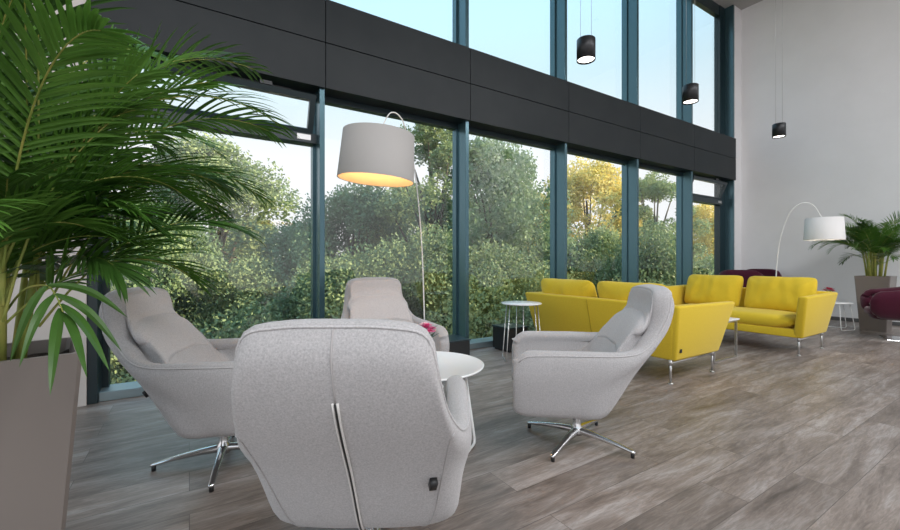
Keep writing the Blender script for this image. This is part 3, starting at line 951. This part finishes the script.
# ------------------------------------------------------------------ burgundy lounge chairs
BC = [
 (0.00, [(0, -.22, .33), (0, -.36, .45), (0, -.40, .72), (0, -.41, .95), (0, -.37, 1.06)]),
 (0.20, [(.18, -.21, .33), (.22, -.35, .45), (.25, -.39, .72), (.26, -.40, .94), (.25, -.36, 1.05)]),
 (0.34, [(.27, -.15, .33), (.35, -.27, .45), (.40, -.31, .70), (.41, -.32, .88), (.38, -.29, .98)]),
 (0.50, [(.31, -.02, .33), (.39, -.10, .43), (.44, -.12, .62), (.45, -.13, .76), (.42, -.12, .84)]),
 (0.75, [(.31, .16, .33), (.39, .16, .42), (.44, .16, .58), (.45, .16, .70), (.42, .16, .78)]),
 (0.92, [(.30, .34, .34), (.38, .38, .42), (.43, .39, .57), (.44, .39, .67), (.41, .37, .75)]),
 (1.00, [(.28, .38, .38), (.36, .44, .45), (.40, .45, .57), (.41, .45, .64), (.39, .43, .69)]),
]
S2 = Shell(BC)
def make_lounge(label, gp):
    t = thing('lounge_chair', label, 'armchair', group=gp)
    obj('shell', shell_mesh(S2, 0.13, 0.13, 36, 8), M['burgundy'], t)
    bm = bmesh.new(); super_pad(bm, .30, .33, .32, .42, 3.2, 0, .08); obj('seat_base', bm, M['burgundy'], t)
    bm = bmesh.new(); super_pad(bm, .31, .36, .38, .50, 4, 0, .10); obj('seat_cushion', bm, M['burgundy'], t)
    bm = bmesh.new(); lathe(bm, [(0, .02), (.022, .02), (.022, .325), (0, .325)], 20); obj('column', bm, M['chrome'], t)
    bm = bmesh.new(); box(bm, -.26, .26, -.26, .26, 0.0, .012, bev=.004); obj('base_plate', bm, M['chrome'], t, False)
    return t
gp = 'burgundy lounge chairs'
l1 = make_lounge('burgundy lounge chair in the far corner, its back just behind the yellow sofa', gp)
l1.location = (9.97, 4.0, 0); l1.rotation_euler = (0, 0, -PI / 2 + .12)
l2 = copy_tree(l1, None, 'burgundy lounge chair deepest in the window corner, behind the other one')
l2.location = (10.99, 4.2, 0); l2.rotation_euler = (0, 0, PI / 2)
l3 = copy_tree(l1, None, 'burgundy lounge chair cut off by the right edge, in front of the far palm')
l3.location = W(6.5, (906 - 450) / 410 * 6.5); l3.rotation_euler = (0, 0, heading(0.6, -0.8))

# ------------------------------------------------------------------ arc floor lamps
def arc_lamp(label, base, shade_c, rb, rt, h, loopdir, arch, mshade, min_, rod_r, tilt, warm, energy, direct=False):
    """base on floor, shade_c = centre of the shade's lower rim (world)"""
    t = thing('arc_floor_lamp', label, 'floor lamp', base)
    b = Vector(base); s = Vector(shade_c) - b
    bm = bmesh.new(); lathe(bm, [(0, 0), (.17, 0), (.175, .008), (.17, .016), (.02, .022), (.014, .06), (0, .06)], 48); obj('base', bm, M['white_metal'], t)
    bm = bmesh.new(); top = s + Vector((0, 0, h))
    pts = [Vector(p) for p in arch]
    pts = [Vector((0, 0, .03))] + [p - b for p in pts] + [top + Vector((0, 0, -.06))]
    cur = [catmull(pts, i / 60) for i in range(61)]
    tube(bm, cur, [rod_r * (1 - .45 * i / 60) for i in range(61)], 8); obj('pole', bm, M['white_metal'], t)
    bm = bmesh.new(); th = .004
    lathe(bm, [(rb, 0), (rt, h), (rt - th, h), (rb - th, 0), (rb, 0)], 72)
    sh = obj('lamp_shade', bm, mshade, t); sh.location = s; sh.rotation_euler = tilt
    bm = bmesh.new(); lathe(bm, [(rb - th - .001, .002), (rt - th - .001, h - .004), (rt - th - .003, h - .004), (rb - th - .003, .002), (rb - th - .001, .002)], 72)
    obj('lining', bm, min_, sh)
    bm = bmesh.new(); lathe(bm, [(0, h - .012), (rt - th, h - .012), (rt - th, h - .006), (0, h - .006)], 48); obj('top_disc', bm, min_, sh)
    bm = bmesh.new(); tube(bm, [(0, 0, h - .02), (0, 0, h * .62)], .018, 12); obj('lamp_holder', bm, M['white_metal'], sh)
    bm = bmesh.new(); bmesh.ops.create_uvsphere(bm, u_segments=20, v_segments=12, radius=.042)
    bl = obj('bulb', bm, M['bulb'], sh, True, (0, 0, h * .48))
    lamp('bulb_light', 'POINT', (0, 0, h * .26), energy, warm, .05, parent=sh)
    return t
SH = W(3.05, (376 - 450) / 410 * 3.05, EYE + (261 - 180.5) / 410 * 3.05)
BA = W(4.05, (426 - 450) / 410 * 4.05, 0)
def P3(px, py, z): return W(z, (px - 450) / 410 * z, EYE + (261 - py) / 410 * z)
arc_lamp('near arc floor lamp with big grey drum shade hanging lit in front of the windows', BA, SH, .282, .262, .345, None,
         [P3(422, 250, 3.85), P3(414, 165, 3.5), P3(405, 128, 3.20), P3(401, 118, 3.12), P3(394, 112.5, 3.07), P3(387, 117, 3.04)], M['shade'], M['shade_in'], .0065, (R(3), R(3), 0), (1.0, .55, .20), 6)
SH2 = W(7.0, (824 - 450) / 410 * 7.0, EYE + (261 - 240) / 410 * 7.0)
arc_lamp('far white arc floor lamp curving up behind the yellow sofa against the white wall', W(7.5, (774 - 450) / 410 * 7.5, 0), SH2, .27, .25, .375, None,
         [P3(777, 262, 7.45), P3(782, 232, 7.4), P3(791, 211, 7.25), P3(803, 203, 7.15), P3(814, 206, 7.08)], M['shade_white'], M['shade_white'], .011, (0, 0, 0), (1.0, .90, .74), 5)

# ------------------------------------------------------------------ pendant spotlights
pend = [(4.5, 586, 50, 'nearest of the three black cylinder pendants high in front of the windows'), (5.69, 690.5, 94, 'middle one of the three black cylinder pendants high in front of the windows'),
        (7.28, 779, 130.5, 'farthest black cylinder pendant, hanging in front of the white wall')]
pp = None
for i, (z, px, py, lab) in enumerate(pend):
    p = W(z, (px - 450) / 410 * z, EYE + (261 - py) / 410 * z)
    if i == 0:
        t = thing('pendant_light', lab, 'pendant light', group='black cylinder pendant lights')
        bm = bmesh.new(); lathe(bm, [(0, .115), (.094, .115), (.099, .11), (.099, -.115), (.092, -.115), (.090, -.09), (0, -.09)], 40); obj('housing', bm, M['black_metal'], t)
        bm = bmesh.new(); lathe(bm, [(0, -.098), (.088, -.098), (.088, -.092), (0, -.092)], 40); obj('diffuser', bm, M['lamp_glow'], t)
        for dx in (-.06, .06):
            bm = bmesh.new(); tube(bm, [(dx, 0, .11), (dx, 0, .128)], .006, 8); tube(bm, [(dx, 0, .11), (dx, 0, CEIL - p.z - .03)], .0018, 6); obj('cable', bm, M['wire'], t)
        bm = bmesh.new(); cyl(bm, .08, .08, CEIL - p.z - .03, CEIL - p.z, 32); obj('canopy', bm, M['black_metal'], t)
        pp = t
    else: t = copy_tree(pp, None, lab)
    t.location = p; t.rotation_euler = (0, 0, TH - PI / 2)

# ------------------------------------------------------------------ potted palms
def planter(t, wt, wb, h, m, rz=0):
    bm = bmesh.new()
    a, b, th = wt / 2, wb / 2, .02
    rows = []
    for (w_, z) in ((b, 0), (a, h), (a - th, h), (a - th - .01, h - .08)):
        c = .012
        rows.append([bm.verts.new(p) for p in ((-w_ + c, -w_, z), (w_ - c, -w_, z), (w_, -w_ + c, z), (w_, w_ - c, z), (w_ - c, w_, z), (-w_ + c, w_, z), (-w_, w_ - c, z), (-w_, -w_ + c, z))])
    for r0, r1_ in zip(rows, rows[1:]):
        for k in range(8): bm.faces.new((r0[k], r0[(k + 1) % 8], r1_[(k + 1) % 8], r1_[k]))
    bm.faces.new(list(reversed(rows[0])))
    o = obj('planter', bm, m, t, False); o.rotation_euler = (0, 0, rz)
    bm = bmesh.new(); k = a - th - .004
    nn = 14; g = [[bm.verts.new((-k + 2 * k * i / nn, -k + 2 * k * j / nn, h - .055 + .02 * noise.noise(Vector((i * .9, j * .9, 0))))) for j in range(nn + 1)] for i in range(nn + 1)]
    for i in range(nn):
        for j in range(nn): bm.faces.new((g[i][j], g[i + 1][j], g[i + 1][j + 1], g[i][j + 1]))
    s = obj('soil', bm, M['soil'], t); s.rotation_euler = (0, 0, rz)

def frond(t, P0, az, el, L_, bend, nleaf, llen, lw, seed, bare=0.35, twist=0.0, droop=0.5, side=0.0):
    rnd = random.Random(seed)
    n_ = 26; pts = []; p = Vector(P0); e_ = el; a_ = az
    for i in range(n_ + 1):
        pts.append(p.copy())
        s_ = i / n_
        e_ -= bend * (0.25 + 1.5 * s_) / n_
        a_ += side / n_
        p = p + Vector((math.cos(a_) * math.cos(e_), math.sin(a_) * math.cos(e_), math.sin(e_))) * (L_ / n_)
    bm = bmesh.new(); r0 = lw * .26
    tube(bm, pts, [r0 * (1 - .85 * i / n_) + .0008 for i in range(n_ + 1)], 6)
    stem = obj('frond_stem', bm, M['palm_stem'], t)
    raw = Raw()
    for k in range(nleaf):
        s_ = bare + (1 - bare) * (k + .5) / nleaf
        for sg in (-1, 1):
            x = min(s_ + rnd.uniform(-.01, .01), .999) * n_; i = int(x); f = x - i
            q = pts[i].lerp(pts[min(i + 1, n_)], f); tg = (pts[min(i + 1, n_)] - pts[i]).normalized()
            sd = tg.cross(Vector((0, 0, 1))); sd = sd.normalized() if sd.length > .05 else Vector((math.sin(a_), -math.cos(a_), 0))
            sd = (Matrix.Rotation(twist, 3, tg) @ sd) * sg
            up = sd.cross(tg) * sg
            rel = (s_ - bare) / (1 - bare)
            ln = llen * (0.62 + 0.9 * rel * (1 - rel) * 1.6) * (1 - .35 * rel) * rnd.uniform(.88, 1.08)
            fw = 0.55 + 0.75 * rel
            d = (sd * math.cos(fw) + tg * math.sin(fw) + up * rnd.uniform(.12, .3)).normalized()
            A, B, C_ = [], [], []
            c = q.copy(); nseg = 6
            wv = d.cross(up).normalized()
            for j in range(nseg + 1):
                v = j / nseg
                ww = lw / 2 * (math.sin(PI * min(1, (v * .92 + .08) ** .75)) ** .8 if v < 1 else 0)
                nrm = d.cross(wv).normalized()
                A.append(c + wv * ww + nrm * ww * .35); B.append(c.copy()); C_.append(c - wv * ww + nrm * ww * .35)
                d = (d + Vector((0, 0, -1)) * droop * .18 * (0.4 + 1.3 * v)).normalized()
                wv = (wv - d * wv.dot(d)).normalized()
                c = c + d * ln / nseg
            raw.quadstrip(A, B); raw.quadstrip(B, C_)
    lf = raw.make('leaflets', M['palm_leaf_dark' if seed % 3 == 0 else 'palm_leaf'], stem, True)
    return pts

# near palm, by the left edge
pc = Vector((-0.585, 2.13, 0))
t = thing('potted_palm', 'large near potted palm with arching fronds filling the left edge', 'potted plant', pc)
planter(t, .44, .31, .92, M['planter'], R(12))
rnd = random.Random(21)
stems = []
for k in range(9):
    a = rnd.uniform(0, 2 * PI); r_ = rnd.uniform(.02, .11)
    stems.append((r_ * math.cos(a), r_ * math.sin(a)))
    bm = bmesh.new(); x, y = stems[-1]
    tube(bm, [(x, y, .85), (x * 1.5, y * 1.5, 1.1), (x * 2.0, y * 2.0, 1.32)], [.014, .011, .008], 8)
    obj('cane', bm, M['palm_stem'], t)
spec = []
for k in range(34):
    az = 2 * PI * k / 34 * 3.236 + rnd.uniform(-.2, .2)
    el = R(rnd.uniform(48, 84)); L_ = rnd.uniform(1.15, 1.75)
    spec.append((az, el, L_, R(rnd.uniform(60, 110)), rnd.uniform(-.5, .5)))
for k in range(16):
    spec.append((k * 2.399 + .7, R(rnd.uniform(74, 88)), rnd.uniform(1.45, 2.0), R(rnd.uniform(45, 85)), rnd.uniform(-.8, .8)))
# fronds sent towards the windows and the armchairs
for (azd, eld, L_, bd) in ((20, 62, 1.7, 100), (35, 48, 1.55, 80), (5, 55, 1.6, 100), (-10, 66, 1.7, 105), (60, 60, 1.75, 90), (28, 52, 1.25, 80), (80, 55, 1.6, 90), (15, 76, 1.85, 105)):
    spec.append((R(azd), R(eld), L_, R(bd), rnd.uniform(-.4, .4)))
for k, (az, el, L_, bd, tw) in enumerate(spec):
    x, y = stems[k % 9]
    right = math.cos(az + R(32)); L_ = min(L_, (0.54 if el < R(73) else 0.95) / max(right, .3)) if right > 0.2 else L_
    frond(t, (x * 2, y * 2, 1.0 + .3 * rnd.random()), az, el, L_, bd, 30, .38, .0155, 100 + k, .26, tw, .6)
# the drooping young frond in front of the planter
rp = [P3(-14, 345, 1.62), P3(6, 312, 1.50), P3(24, 290, 1.42), P3(46, 285.5, 1.34), P3(56, 296, 1.30), P3(63, 312, 1.28)]
rp = [p - pc for p in rp]
bm = bmesh.new(); cur = [catmull(rp, i / 30) for i in range(31)]
tube(bm, cur, [.0052 * (1 - .7 * i / 30) for i in range(31)], 6); st = obj('frond_stem', bm, M['palm_stem'], t)
raw = Raw()
for (a, b, ze, wl) in (((46, 286), (10, 362), 1.22, 0.022), ((54, 295), (19, 368), 1.16, 0.023), ((61, 308), (50, 396), 1.14, 0.029), ((63, 313), (87, 378), 1.17, 0.024),
                       ((60, 304), (110, 372), 1.20, 0.024), ((55, 294), (122, 352), 1.30, 0.024), ((48, 285), (128, 318), 1.42, 0.024)):
    A0 = P3(*a, 1.30) - pc; B0 = P3(*b, ze) - pc
    A, B, C_ = [], [], []
    for j in range(11):
        v = j / 10; c = A0.lerp(B0, v) + Vector((0, 0, .035 * math.sin(PI * v)))
        d = (B0 - A0).normalized(); wv = d.cross(Vector((-.3, 1, .25))).normalized(); nrm = wv.cross(d)
        ww = wl / 2 * max(0, math.sin(PI * min(1, (v * .93 + .07) ** .85))) ** .75 if v < 1 else 0
        A.append(c + wv * ww + nrm * ww * .3); B.append(c.copy()); C_.append(c - wv * ww + nrm * ww * .3)
    raw.quadstrip(A, B); raw.quadstrip(B, C_)
raw.make('leaflets', M['palm_leaf_dark'], st, True)

# far palm, by the right wall
t = thing('potted_palm', 'bushy potted palm in a tall taupe planter by the white wall at right', 'potted plant', (10.42, 2.12, 0))
planter(t, .46, .34, .98, M['planter'])
for k in range(12):
    a = k * 2.4; r_ = .03 + .008 * k
    bm = bmesh.new(); x, y = r_ * math.cos(a), r_ * math.sin(a)
    tube(bm, [(x, y, .90), (x * 1.3, y * 1.3, 1.2), (x * 1.8, y * 1.8, 1.55)], [.017, .014, .009], 8); obj('cane', bm, M['palm_stem'], t)
for k in range(62):
    az = k * 2.39996 + rnd.uniform(-.2, .2)
    frond(t, (.06 * math.cos(az), .06 * math.sin(az), rnd.uniform(1.15, 1.5)), az, R(rnd.uniform(38, 86)), rnd.uniform(.60, 1.05), R(rnd.uniform(50, 120)), 22, .27, .013, 300 + k, .25, rnd.uniform(-.4, .4), .4)
